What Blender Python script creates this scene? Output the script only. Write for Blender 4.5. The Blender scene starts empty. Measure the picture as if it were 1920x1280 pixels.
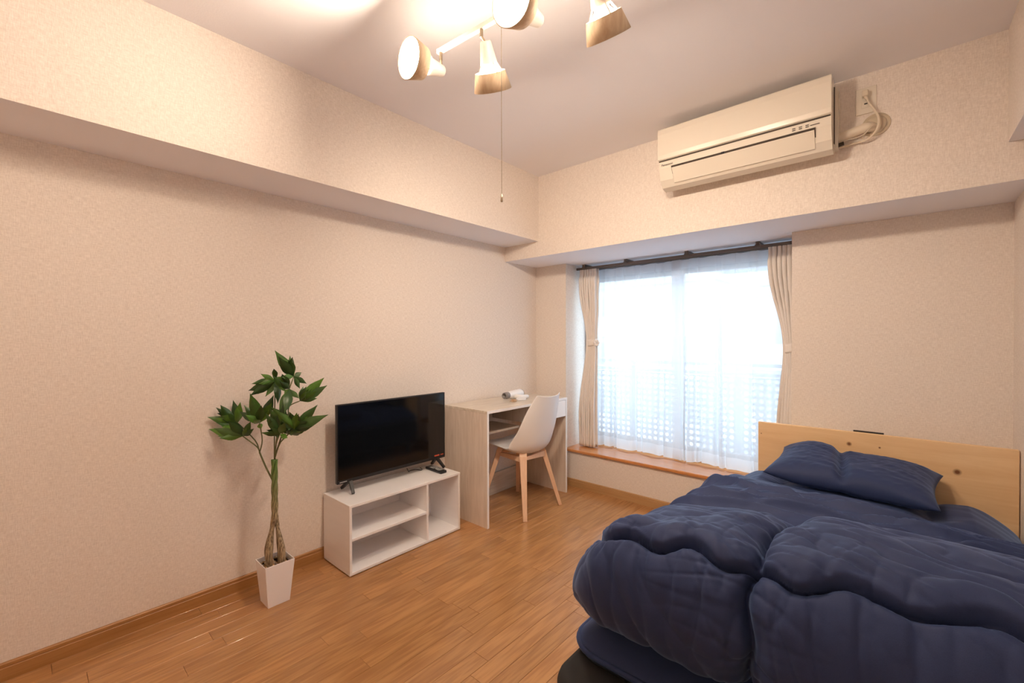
import bpy, bmesh, math, random
from mathutils import Vector, Matrix, noise
PI = math.pi
C = bpy.context.scene.collection
S = bpy.context.scene
rnd = random.Random(7)

# ------------------------------------------------------------------ camera
cd = bpy.data.cameras.new('camera'); cam = bpy.data.objects.new('camera', cd); C.objects.link(cam)
FW = Vector((-0.66412442, 0.74758456, -0.00748907)); RT = Vector((0.74761375, 0.66413097, -0.00193401)); UP = Vector((-0.00352789, 0.00688335, 0.99997009))
M = Matrix((RT, UP, -FW)).transposed().to_4x4(); M.translation = Vector((2.38, 0, 1.2139))
cam.matrix_world = M
cd.sensor_width = 36; cd.sensor_fit = 'HORIZONTAL'; cd.lens = 816.92 / 1920 * 36; cd.clip_start = 0.02; cd.clip_end = 300
S.camera = cam
# ------------------------------------------------------------------ world, exposure
SKY = 6.0; SUNLESS = (0.74, 0.87, 1.0)
BULB = 400.0; BULB_COL = (1.0, 0.80, 0.61)
w = bpy.data.worlds.new('world'); S.world = w; w.use_nodes = True
bg = w.node_tree.nodes['Background']; bg.inputs[0].default_value = (*SUNLESS, 1); bg.inputs[1].default_value = SKY
pl = bpy.data.lights.new('window_portal', 'AREA'); pl.shape = 'RECTANGLE'; pl.size = 1.6; pl.size_y = 1.5; pl.cycles.is_portal = True
po = bpy.data.objects.new('window_portal', pl); C.objects.link(po); po.location = (1.11, 3.42, 1.06); po.rotation_euler = (-PI/2, 0, 0)
S.view_settings.view_transform = 'Standard'; S.view_settings.look = 'None'; S.view_settings.gamma = 1; S.view_settings.use_curve_mapping = False
S.view_settings.exposure = 0.0
S.cycles.use_denoising = True
S.cycles.max_bounces = 14; S.cycles.diffuse_bounces = 8; S.cycles.transparent_max_bounces = 16; S.cycles.transmission_bounces = 8
S.cycles.sample_clamp_indirect = 6; S.cycles.caustics_reflective = False; S.cycles.caustics_refractive = False

# ------------------------------------------------------------------ materials
def mat(name, col, rough=.6, metal=0, coat=0, emit=None, estr=0, alpha=1, spec=.5, bump=None):
    m = bpy.data.materials.new(name); m.use_nodes = True; n = m.node_tree.nodes; l = m.node_tree.links; b = n['Principled BSDF']
    b.inputs['Base Color'].default_value = (*col, 1); b.inputs['Roughness'].default_value = rough; b.inputs['Metallic'].default_value = metal
    b.inputs['Coat Weight'].default_value = coat; b.inputs['Coat Roughness'].default_value = .08; b.inputs['Specular IOR Level'].default_value = spec
    if emit: b.inputs['Emission Color'].default_value = (*emit, 1); b.inputs['Emission Strength'].default_value = estr
    if bump:
        sc, st = bump
        tc = n.new('ShaderNodeTexCoord'); t = n.new('ShaderNodeTexNoise'); t.inputs['Scale'].default_value = sc; t.inputs['Detail'].default_value = 3
        bp = n.new('ShaderNodeBump'); bp.inputs['Strength'].default_value = st; bp.inputs['Distance'].default_value = .001
        l.new(tc.outputs['Object'], t.inputs['Vector']); l.new(t.outputs[0], bp.inputs['Height']); l.new(bp.outputs[0], b.inputs['Normal'])
    return m
def fibres(name, c1, c2, sA=(330, 330, 60), sB=(50, 50, 330), bs=.35, rough=.9):
    """woven look: two crossed, stretched noises drive colour and bump"""
    m = mat(name, c1, rough, spec=.2); n = m.node_tree.nodes; l = m.node_tree.links; b = n['Principled BSDF']
    tc = n.new('ShaderNodeTexCoord'); outs = []
    for s in (sA, sB):
        mp = n.new('ShaderNodeMapping'); mp.inputs['Scale'].default_value = s; t = n.new('ShaderNodeTexNoise')
        t.inputs['Scale'].default_value = 1; t.inputs['Detail'].default_value = 2
        l.new(tc.outputs['Object'], mp.inputs[0]); l.new(mp.outputs[0], t.inputs['Vector']); outs.append(t.outputs[0])
    ad = n.new('ShaderNodeMath'); ad.operation = 'ADD'; l.new(outs[0], ad.inputs[0]); l.new(outs[1], ad.inputs[1])
    r = n.new('ShaderNodeMapRange'); r.inputs[1].default_value = .65; r.inputs[2].default_value = 1.35; l.new(ad.outputs[0], r.inputs[0])
    mx = n.new('ShaderNodeMix'); mx.data_type = 'RGBA'; mx.inputs[6].default_value = (*c1, 1); mx.inputs[7].default_value = (*c2, 1)
    l.new(r.outputs[0], mx.inputs[0]); l.new(mx.outputs[2], b.inputs['Base Color'])
    bp = n.new('ShaderNodeBump'); bp.inputs['Strength'].default_value = bs; bp.inputs['Distance'].default_value = .0015
    l.new(ad.outputs[0], bp.inputs['Height']); l.new(bp.outputs[0], b.inputs['Normal'])
    return m
def wood(name, cols, scale=(14, 1.2, 14), rough=.4, coat=0, dist=2.5, rand=0.0, rings=0.0, bs=.05, knots=()):
    """stretched noise grain; rand = brightness spread between objects; knots = (centre, radius) in object space"""
    m = mat(name, cols[0], rough, coat=coat); n = m.node_tree.nodes; l = m.node_tree.links; b = n['Principled BSDF']
    tc = n.new('ShaderNodeTexCoord'); mp = n.new('ShaderNodeMapping'); mp.inputs['Scale'].default_value = scale; l.new(tc.outputs['Object'], mp.inputs[0])
    oi = n.new('ShaderNodeObjectInfo')
    if rand:
        vm = n.new('ShaderNodeVectorMath'); vm.operation = 'SCALE'; vm.inputs[0].default_value = (37, 53, 71); l.new(oi.outputs['Random'], vm.inputs['Scale']); l.new(vm.outputs[0], mp.inputs['Location'])
    t = n.new('ShaderNodeTexNoise'); t.inputs['Scale'].default_value = 1; t.inputs['Detail'].default_value = 6; t.inputs['Roughness'].default_value = .62; t.inputs['Distortion'].default_value = dist * .2
    l.new(mp.outputs[0], t.inputs['Vector'])
    fac = t.outputs[0]
    if rings:
        wv = n.new('ShaderNodeTexWave'); wv.wave_type = 'RINGS'; wv.inputs['Scale'].default_value = .55; wv.inputs['Distortion'].default_value = 9; wv.inputs['Detail'].default_value = 3; wv.inputs['Detail Scale'].default_value = 1.2
        l.new(mp.outputs[0], wv.inputs['Vector'])
        mm = n.new('ShaderNodeMix'); mm.inputs[0].default_value = rings; l.new(t.outputs[0], mm.inputs[2]); l.new(wv.outputs[1], mm.inputs[3]); fac = mm.outputs[0]
    cr = n.new('ShaderNodeValToRGB'); cr.color_ramp.elements[0].position = .32; cr.color_ramp.elements[1].position = .68
    cr.color_ramp.elements[0].color = (*cols[1], 1); cr.color_ramp.elements[1].color = (*cols[0], 1)
    l.new(fac, cr.inputs[0]); out = cr.outputs[0]
    if rand:
        mr = n.new('ShaderNodeMapRange'); mr.inputs[3].default_value = 1 - rand; mr.inputs[4].default_value = 1 + rand; l.new(oi.outputs['Random'], mr.inputs[0])
        hs = n.new('ShaderNodeHueSaturation'); l.new(mr.outputs[0], hs.inputs['Value']); l.new(out, hs.inputs['Color']); out = hs.outputs[0]
    for (kc, kr) in knots:
        dv = n.new('ShaderNodeVectorMath'); dv.operation = 'DISTANCE'; dv.inputs[1].default_value = kc; l.new(tc.outputs['Object'], dv.inputs[0])
        mr = n.new('ShaderNodeMapRange'); mr.inputs[1].default_value = kr; mr.inputs[2].default_value = kr * .35; l.new(dv.outputs['Value'], mr.inputs[0])
        mx = n.new('ShaderNodeMix'); mx.data_type = 'RGBA'; mx.inputs[7].default_value = (.17, .06, .02, 1); l.new(mr.outputs[0], mx.inputs[0]); l.new(out, mx.inputs[6]); out = mx.outputs[2]
    l.new(out, b.inputs['Base Color'])
    bp = n.new('ShaderNodeBump'); bp.inputs['Strength'].default_value = bs; bp.inputs['Distance'].default_value = .001; l.new(fac, bp.inputs['Height']); l.new(bp.outputs[0], b.inputs['Normal'])
    return m

WALL = fibres('wallpaper', (.86, .80, .745), (.68, .615, .56))
CEIL = mat('ceiling_paper', (.86, .86, .91), .9, spec=.2, bump=(180, .35))
FLOOR = wood('oak_floor', ((.47, .245, .095), (.335, .155, .055)), (70, 3.2, 70), .28, coat=.35, rand=.10, rings=.22, bs=.04)
TRIM = wood('skirting_wood', ((.43, .22, .08), (.34, .16, .05)), (40, 2, 60), .45, rand=.03)
TRIMX = wood('skirting_wood_x', ((.52, .32, .15), (.42, .24, .10)), (2, 40, 60), .45)
SILL = wood('sill_wood', ((.62, .27, .095), (.53, .21, .065)), (2, 30, 30), .22, coat=.5)
PINE = wood('pine', ((.84, .60, .35), (.73, .47, .24)), (1.6, 20, 16), .5, knots=(
    ((2.19, 2.82, .668), .013), ((2.31, 2.82, .668), .006), ((2.265, 2.82, .62), .005), ((1.79, 2.82, .665), .004), ((2.58, 2.82, .602), .017)))
WHITEBOARD = wood('white_melamine', ((.87, .86, .87), (.83, .82, .83)), (2, 3, 30), .42)
PALEWOOD = wood('bleached_wood', ((.76, .67, .59), (.63, .54, .46)), (60, 60, 5), .4)
PALETOP = wood('bleached_wood_top', ((.74, .67, .58), (.52, .45, .37)), (40, 3, 40), .32)
EDGE = mat('white_edge', (.86, .86, .87), .35)
BEECH = wood('beech', ((.80, .56, .39), (.72, .47, .31)), (60, 60, 6), .45)
WPLASTIC = mat('white_plastic', (.82, .82, .83), .3)
CUSH = mat('seat_pad', (.72, .72, .74), .6)
ACW = mat('cream_plastic', (.76, .71, .62), .22, coat=.3)
DARKGAP = mat('dark_slot', (.05, .035, .025), .7)
BLACK = mat('black_plastic', (.012, .012, .014), .35)
SCREEN = mat('tv_screen', (.004, .005, .007), .07, coat=.2)
GREYB = mat('grey_buttons', (.35, .36, .37), .5)
NAVY = fibres('navy_cotton', (.029, .045, .118), (.023, .037, .100), (900, 900, 900), (700, 700, 700), .12, .62)
NAVY.node_tree.nodes['Principled BSDF'].inputs['Sheen Weight'].default_value = .4
NAVY.node_tree.nodes['Principled BSDF'].inputs['Sheen Roughness'].default_value = .35
NAVY.node_tree.nodes['Principled BSDF'].inputs['Sheen Tint'].default_value = (.35, .55, 1, 1)
NAVY2 = mat('navy_topper', (.022, .025, .042), .42, bump=(600, .3))
MESHB = mat('black_mesh', (.010, .010, .011), .8, bump=(900, .8))
POT = mat('white_pot', (.88, .88, .92), .28)
PEB = mat('pebbles', (.5, .36, .2), .7); 
CORD = mat('cord_cream', (.74, .66, .54), .5)
PUTTY = mat('putty', (.55, .47, .36), .9)
METAL = mat('metal', (.45, .38, .28), .3, metal=1)
RAIL = mat('brown_rail', (.13, .105, .09), .4)
DRAPE = fibres('drape_fabric', (.82, .78, .74), (.74, .69, .64), (500, 500, 20), (300, 300, 300), .15)
LAMPW = mat('lamp_white', (.86, .82, .76), .35)
ASH = wood('ash_ring', ((.90, .76, .56), (.74, .57, .38)), (60, 60, 8), .5)
ALU = mat('window_frame', (.20, .215, .24), .4, metal=.3)
CONC = mat('outside_pale', (.55, .57, .60), .9)
CONC2 = mat('outside_grey', (.36, .39, .44), .9)
OUTW = mat('outside_white', (.75, .76, .77), .9)
RAILG = mat('balcony_rail', (.20, .22, .26), .5)
PERF = mat('perforated_panel', (.17, .19, .23), .6)
def bulbmat():
    m = mat('bulb_glow', (1, 1, 1), .5, emit=BULB_COL, estr=BULB); return m
BULBM = bulbmat(); BULBACK = mat('bulb_back', (1, 1, 1), .3, emit=BULB_COL, estr=85)
def glass():
    m = bpy.data.materials.new('pane_glass'); m.use_nodes = True; n = m.node_tree.nodes; l = m.node_tree.links; n.clear()
    o = n.new('ShaderNodeOutputMaterial'); mx = n.new('ShaderNodeMixShader'); t = n.new('ShaderNodeBsdfTransparent'); g = n.new('ShaderNodeBsdfGlossy')
    t.inputs[0].default_value = (.93, .97, .98, 1); g.inputs['Roughness'].default_value = .02; mx.inputs[0].default_value = .06
    l.new(t.outputs[0], mx.inputs[1]); l.new(g.outputs[0], mx.inputs[2]); l.new(mx.outputs[0], o.inputs[0]); return m
GLASS = glass()
def sheer(name, see=.24):
    m = bpy.data.materials.new(name); m.use_nodes = True; n = m.node_tree.nodes; l = m.node_tree.links; n.clear()
    o = n.new('ShaderNodeOutputMaterial'); t = n.new('ShaderNodeBsdfTransparent'); tr = n.new('ShaderNodeBsdfTranslucent'); d = n.new('ShaderNodeBsdfDiffuse')
    tr.inputs[0].default_value = (.86, .9, .95, 1); d.inputs[0].default_value = (.85, .87, .9, 1)
    m1 = n.new('ShaderNodeMixShader'); m1.inputs[0].default_value = .42; m2 = n.new('ShaderNodeMixShader'); m2.inputs[0].default_value = 1 - see
    l.new(tr.outputs[0], m1.inputs[1]); l.new(d.outputs[0], m1.inputs[2]); l.new(t.outputs[0], m2.inputs[1]); l.new(m1.outputs[0], m2.inputs[2])
    # more opaque at grazing angles, as woven voile is
    lw = n.new('ShaderNodeLayerWeight'); lw.inputs[0].default_value = .25; mr = n.new('ShaderNodeMapRange'); mr.inputs[3].default_value = 1 - see; mr.inputs[4].default_value = .95
    l.new(lw.outputs['Facing'], mr.inputs[0]); l.new(mr.outputs[0], m2.inputs[0]); l.new(m2.outputs[0], o.inputs[0]); return m
SHEER = sheer('voile'); HEM = sheer('voile_hem', .08)
def leafmat():
    m = mat('leaf_green', (.05, .12, .02), .38); n = m.node_tree.nodes; l = m.node_tree.links; b = n['Principled BSDF']
    oi = n.new('ShaderNodeObjectInfo'); cr = n.new('ShaderNodeValToRGB'); e = cr.color_ramp.elements
    e[0].color = (.022, .060, .016, 1); e[1].color = (.11, .26, .03, 1); e2 = cr.color_ramp.elements.new(.5); e2.color = (.05, .115, .022, 1)
    l.new(oi.outputs['Random'], cr.inputs[0])
    tc = n.new('ShaderNodeTexCoord'); t = n.new('ShaderNodeTexNoise'); t.inputs['Scale'].default_value = 35
    hs = n.new('ShaderNodeHueSaturation'); mr = n.new('ShaderNodeMapRange'); mr.inputs[3].default_value = .6; mr.inputs[4].default_value = 1.4
    l.new(tc.outputs['Object'], t.inputs['Vector']); l.new(t.outputs[0], mr.inputs[0]); l.new(mr.outputs[0], hs.inputs['Value']); l.new(cr.outputs[0], hs.inputs['Color']); l.new(hs.outputs[0], b.inputs['Base Color'])
    return m
LEAF = leafmat()
def trunkmat():
    m = mat('trunk', (.3, .2, .1), .7); n = m.node_tree.nodes; l = m.node_tree.links; b = n['Principled BSDF']
    tc = n.new('ShaderNodeTexCoord'); sp = n.new('ShaderNodeSeparateXYZ'); mr = n.new('ShaderNodeMapRange'); mr.inputs[1].default_value = .38; mr.inputs[2].default_value = .62
    t = n.new('ShaderNodeTexNoise'); t.inputs['Scale'].default_value = 1; mp = n.new('ShaderNodeMapping'); mp.inputs['Scale'].default_value = (260, 260, 18)
    c1 = n.new('ShaderNodeValToRGB'); c1.color_ramp.elements[0].color = (.10, .06, .03, 1); c1.color_ramp.elements[1].color = (.46, .36, .22, 1); c1.color_ramp.elements[0].position = .35; c1.color_ramp.elements[1].position = .65
    mx = n.new('ShaderNodeMix'); mx.data_type = 'RGBA'; mx.inputs[7].default_value = (.09, .17, .035, 1)
    l.new(tc.outputs['Object'], sp.inputs[0]); l.new(sp.outputs[2], mr.inputs[0]); l.new(tc.outputs['Object'], mp.inputs[0]); l.new(mp.outputs[0], t.inputs['Vector']); l.new(t.outputs[0], c1.inputs[0])
    l.new(mr.outputs[0], mx.inputs[0]); l.new(c1.outputs[0], mx.inputs[6]); l.new(mx.outputs[2], b.inputs['Base Color']); return m
TRUNK = trunkmat()
STEM = mat('stem', (.13, .14, .05), .6)

# ------------------------------------------------------------------ helpers (all shapes given in world space)
ORG = {}
def thing(name, label, cat, loc, group=None):
    o = bpy.data.objects.new(name, None); C.objects.link(o); o.location = loc; o.empty_display_size = .05
    o['label'] = label; o['category'] = cat
    if group: o['group'] = group
    ORG[o] = Vector(loc); return o
def put(name, vf, m, parent=None, org=None, smooth=False, label=None, kind=None, cat=None, group=None):
    vs, fs = vf
    if parent: O = Vector(org) if org else ORG[parent]
    else: O = Vector(org or (0, 0, 0))
    me = bpy.data.meshes.new(name); me.from_pydata([tuple(Vector(v) - O) for v in vs], [], fs); me.update()
    bm = bmesh.new(); bm.from_mesh(me); bmesh.ops.recalc_face_normals(bm, faces=bm.faces); bm.to_mesh(me); bm.free()
    o = bpy.data.objects.new(name, me); C.objects.link(o)
    if parent: o.parent = parent; o.location = O - ORG[parent]
    else: o.location = O
    ORG[o] = O
    for mm in (m if isinstance(m, (list, tuple)) else [m]): me.materials.append(mm)
    if smooth:
        for p in me.polygons: p.use_smooth = True
    if label: o['label'] = label
    if kind: o['kind'] = kind
    if cat: o['category'] = cat
    if group: o['group'] = group
    return o
def join(*vfs):
    V = []; F = []
    for v, f in vfs:
        n = len(V); V += list(v); F += [tuple(i + n for i in q) for q in f]
    return V, F
def box(a, b):
    x0, y0, z0 = a; x1, y1, z1 = b
    return ([(x0,y0,z0),(x1,y0,z0),(x1,y1,z0),(x0,y1,z0),(x0,y0,z1),(x1,y0,z1),(x1,y1,z1),(x0,y1,z1)],
            [(0,3,2,1),(4,5,6,7),(0,1,5,4),(1,2,6,5),(2,3,7,6),(3,0,4,7)])
def rbox(a, b, r=.004, seg=2):
    bm = bmesh.new(); v, f = box(a, b); vv = [bm.verts.new(p) for p in v]
    for q in f: bm.faces.new([vv[i] for i in q])
    bmesh.ops.bevel(bm, geom=list(bm.edges), offset=r, segments=seg, affect='EDGES', profile=.5)
    bm.verts.index_update(); out = ([tuple(v.co) for v in bm.verts], [tuple(v.index for v in f.verts) for f in bm.faces]); bm.free(); return out
def frame(d):
    d = Vector(d).normalized(); u = Vector((0, 0, 1)) if abs(d.z) < .95 else Vector((1, 0, 0))
    a = d.cross(u).normalized(); return a, d.cross(a).normalized(), d
def loft(path, radii, n=12, cap=True, sq=None):
    """tube along path; radii per point (number or (ra,rb)); sq = square section"""
    V = []; F = []; P = [Vector(p) for p in path]; A = None
    for i, p in enumerate(P):
        d = (P[min(i+1, len(P)-1)] - P[max(i-1, 0)]).normalized()
        if A is None: A, B, _ = frame(d)
        else: A = (A - d * A.dot(d)).normalized(); B = d.cross(A)
        r = radii[i] if isinstance(radii, (list, tuple)) else radii
        ra, rb = r if isinstance(r, (list, tuple)) else (r, r)
        for k in range(n):
            t = 2 * PI * k / n + (PI / n if sq else 0); c, s = math.cos(t), math.sin(t)
            if sq: q = max(abs(c), abs(s)); c /= q; s /= q
            V.append(tuple(p + A * (ra * c) + B * (rb * s)))
    m = len(P)
    for i in range(m - 1):
        for k in range(n): F.append((i*n+k, i*n+(k+1) % n, (i+1)*n+(k+1) % n, (i+1)*n+k))
    if cap: F.append(tuple(range(n-1, -1, -1))); F.append(tuple((m-1)*n + k for k in range(n)))
    return V, F
def lathe(base, axis, prof, n=24, cap=False):
    a, b, d = frame(axis); B = Vector(base); V = []; F = []
    for t, r in prof:
        for k in range(n):
            q = 2 * PI * k / n; V.append(tuple(B + d * t + a * (r * math.cos(q)) + b * (r * math.sin(q))))
    for i in range(len(prof) - 1):
        for k in range(n): F.append((i*n+k, i*n+(k+1) % n, (i+1)*n+(k+1) % n, (i+1)*n+k))
    if cap: F.append(tuple(range(n))); F.append(tuple((len(prof)-1)*n + k for k in range(n)))
    return V, F
def grid(nu, nv, f):
    V = [f(i / (nu - 1), j / (nv - 1)) for i in range(nu) for j in range(nv)]
    F = [(i*nv+j, (i+1)*nv+j, (i+1)*nv+j+1, i*nv+j+1) for i in range(nu-1) for j in range(nv-1)]
    return V, F
def prism(poly, y0, y1, axis='y'):
    n = len(poly); V = []
    for q in (y0, y1):
        for a, b in poly: V.append((a, q, b) if axis == 'y' else (q, a, b) if axis == 'x' else (a, b, q))
    return V, [tuple(range(n)), tuple(range(2*n-1, n-1, -1))] + [(i, (i+1) % n, n+(i+1) % n, n+i) for i in range(n)]
def crom(P, t):
    n = len(P) - 1; f = max(0, min(.999999, t)) * n; i = int(f); u = f - i
    p0, p1, p2, p3 = P[max(i-1, 0)], P[i], P[i+1], P[min(i+2, n)]
    return tuple(.5*((2*b)+(-a+c)*u+(2*a-5*b+4*c-d)*u*u+(-a+3*b-3*c+d)*u**3) for a, b, c, d in zip(p0, p1, p2, p3))
def sm(x): x = max(0, min(1, x)); return x*x*(3-2*x)
def nz(*p): return noise.noise(Vector(p))
def text(body, size, loc, xdir, ydir, m, parent, name='lettering', depth=.0004):
    cu = bpy.data.curves.new('t', 'FONT'); cu.body = body; cu.size = size; cu.extrude = depth
    to = bpy.data.objects.new('t', cu); C.objects.link(to); dg = bpy.context.evaluated_depsgraph_get(); me = bpy.data.meshes.new_from_object(to.evaluated_get(dg))
    X = Vector(xdir).normalized(); Y = Vector(ydir).normalized(); Z = X.cross(Y); MM = Matrix((X, Y, Z)).transposed()
    L = Vector(loc); vs = [tuple(L + MM @ v.co) for v in me.vertices]; fs = [tuple(p.vertices) for p in me.polygons]
    bpy.data.objects.remove(to); bpy.data.curves.remove(cu); bpy.data.meshes.remove(me)
    return put(name, (vs, fs), m, parent)
def struct(name, vf, m, smooth=False): return put(name, vf, m, kind='structure', smooth=smooth)

# ------------------------------------------------------------------ room shell
XR, YB, YR, H = 2.77, 3.0, -1.1, 2.43
X0, X1, YW = .313, 1.909, 3.40       # window recess
ZS, ZF, YF = .285, 1.83, 2.598         # sill underside, soffit height, front face of the beam over the window
fl = struct('floor', box((-.15, YR-.1, -.10), (XR+.15, YB+.5, -.012)), TRIM)
SW = .0757
i = 0; x = .774 - SW * 11
while x < XR:
    y = YR - rnd.uniform(0, .6)
    while y < YB:
        L = rnd.choice((.455, .606, .606, .909, .909)); a = max(y, YR); b = min(y + L, YB); xa, xb = max(x, .0), min(x + SW, XR)
        if b - a > .03 and xb - xa > .005:
            g = .0005; o = put('plank', rbox((xa+g, a+g, -.012), (xb-g, b-g, 0), .0005, 1), FLOOR, fl, org=((xa+xb)/2, (a+b)/2, 0))
        y += L
    x += SW
struct('wall_left', box((-.12, YR, 0), (0, YW, H)), WALL)
def under(o):
    o.data.materials.append(CEIL)
    for p in o.data.polygons:
        if p.normal.z < -.5: p.material_index = 1
wb = join(box((0, YB, 0), (X1, YW, ZS)), box((0, YB, ZS), (X0, YW, ZF)), box((X1, YB, 0), (XR, YW, ZF)))
struct('wall_back', wb, WALL)
struct('wall_right', box((XR, YR, 0), (XR+.12, YW, H)), WALL)
struct('wall_rear', box((-.12, YR-.12, 0), (XR+.12, YR, H)), WALL)
struct('ceiling', box((-.12, YR-.12, H), (XR+.12, YW, H+.12)), CEIL)
under(struct('trim_1', box((0, YR, 1.945), (.342, YF, H)), WALL))              # beam along the left wall
under(struct('trim_2', box((0, YF, ZF), (XR, YW, H)), WALL))                   # beam over the window
under(struct('trim_3', box((2.700, YR, 1.985), (XR, YF, H)), WALL))             # beam along the right wall
def skirt(name, poly, a, b, axis, m): return struct(name, prism(poly, a, b, axis), m)
sp = [(0, 0), (.011, 0), (.011, .045), (.008, .048), (.010, .050), (.010, .060), (.006, .064), (0, .064)]
skirt('baseboard_left', sp, YR, YB, 'y', TRIM)
skirt('baseboard_back', [(YB - a, b) for a, b in sp], .011, XR, 'x', TRIMX)
skirt('baseboard_right', [(XR - a, b) for a, b in sp], YR, YB-.012, 'y', TRIM)
struct('trim_4', rbox((X0+.002, YB-.022, ZS-.001), (X1-.002, YW-.07, ZS+.022), .007, 3), SILL)     # sill board

# window
wf = struct('window_1', join(box((X0, 3.30, ZS+.02), (X0+.035, 3.40, ZF)), box((X1-.035, 3.30, ZS+.02), (X1, 3.40, ZF)), box((X0, 3.30, ZF-.085), (X1, 3.40, ZF)), box((X0, 3.335, ZS+.0), (X1, 3.40, ZS+.05))), ALU)
for nm, xa, xb, ya in (('sash', X0+.035, 1.15, 3.365), ('sash', 1.09, X1-.035, 3.335)):
    z0, z1 = ZS+.05, ZF-.085; t = .05
    s_ = put(nm, join(box((xa, ya, z0), (xa+t, ya+.028, z1)), box((xb-t, ya, z0), (xb, ya+.028, z1)), box((xa, ya, z1-.045), (xb, ya+.028, z1)), box((xa, ya, z0), (xb, ya+.028, z0+.06))), ALU, wf)
    put('pane', box((xa+t-.003, ya+.011, z0+.055), (xb-t+.003, ya+.016, z1-.04)), GLASS, s_)
cz = 1.0
put('crescent_lock', join(rbox((1.11, 3.318, cz), (1.135, 3.336, cz+.06), .004), loft([(1.12, 3.325, cz+.05), (1.09, 3.315, cz+.085)], .005, 8)), METAL, wf)

# ------------------------------------------------------------------ outside
struct('floor_1', box((-2.5, 3.42, -.12), (5, 4.34, .02)), CONC).name = 'balcony_slab'
bal = thing('balcony_railing', 'grey balcony railing with perforated panels outside the window, behind the voile', 'railing', (1, 4.3, .02))
YP = 4.30
put('handrail', rbox((-1.8, YP-.03, .955), (4, YP+.03, .985), .006), RAILG, bal)
put('lower_rail', box((-1.8, YP-.015, .87), (4, YP+.015, .90)), RAILG, bal)
put('bottom_rail', box((-1.8, YP-.015, .06), (4, YP+.015, .09)), RAILG, bal)
posts = [-1.75, -.72, .28, 1.30, 2.32, 3.34]
for px in posts: put('post', box((px-.025, YP-.022, .02), (px+.025, YP+.022, .955)), RAILG, bal)
def perf(xa, xb, z0, z1, y, cell=.058, r=.0185):
    V = []; F = []; nx = max(1, int((xb-xa)/cell)); nz_ = int((z1-z0)/cell); cx = (xb-xa)/nx; c2 = (z1-z0)/nz_
    for i in range(nx):
        for j in range(nz_):
            ox, oz = xa+(i+.5)*cx, z0+(j+.5)*c2; n = len(V)
            for k in range(8):
                t = 2*PI*k/8 + PI/8; c, s = math.cos(t), math.sin(t); q = max(abs(c), abs(s))
                V.append((ox + c/q*cx/2, y, oz + s/q*c2/2)); V.append((ox + r*c, y, oz + r*s)); V.append((ox + r*c, y+.004, oz + r*s))
            for k in range(8):
                a = n+3*k; b = n+3*((k+1) % 8); F.append((a, b, b+1, a+1)); F.append((a+1, b+1, b+2, a+2))
            # close the little corner wedges
            for (sx, sz, k1, k2) in ((1, 1, 0, 1), (-1, 1, 2, 3), (-1, -1, 4, 5), (1, -1, 6, 7)):
                V.append((ox+sx*cx/2, y, oz+sz*c2/2)); F.append((n+3*k1, len(V)-1, n+3*k2))
    return V, F
for a, b in zip(posts[:-1], posts[1:]):
    put('perforated_panel', perf(a+.03, b-.03, .10, .86, YP), PERF, bal)
struct('ground', box((-90, 4.4, -9.1), (90, 120, -9)), OUTW)
def building(label, x0, x1, y0, y1, z1, m, nfl, nwin, z0=-9):
    t = thing('building', label, 'building', ((x0+x1)/2, y0, z0)); fh = (z1-z0)/nfl
    put('wall', box((x0, y0, z0), (x1, y1, z1)), m, t); put('roof', box((x0-.2, y0-.2, z1), (x1+.2, y1, z1+.35)), CONC, t)
    for f in range(max(0, nfl-6), nfl):
        zb = z0+f*fh; put('balcony', box((x0+.3, y0-.9, zb-.1), (x1-.3, y0-.002, zb+.95)), OUTW, t)
        for k in range(nwin):
            xa = x0+(k+.2)*(x1-x0)/nwin; xb = x0+(k+.8)*(x1-x0)/nwin; put('window', box((xa, y0-.05, zb+.2), (xb, y0-.001, zb+2.1)), CONC2, t)
    return t
building('wide pale apartment block seen through the left half of the voile', -13.5, -4.2, 22, 32, 4.0, CONC, 5, 5)
building('taller pale grey apartment tower behind the middle of the window', -9.5, -1.5, 38, 50, 11.0, CONC2, 7, 5)
building('low grey block seen through the right side of the voile', -3.6, 5.5, 21, 30, 3.0, CONC2, 4, 4)

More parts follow.
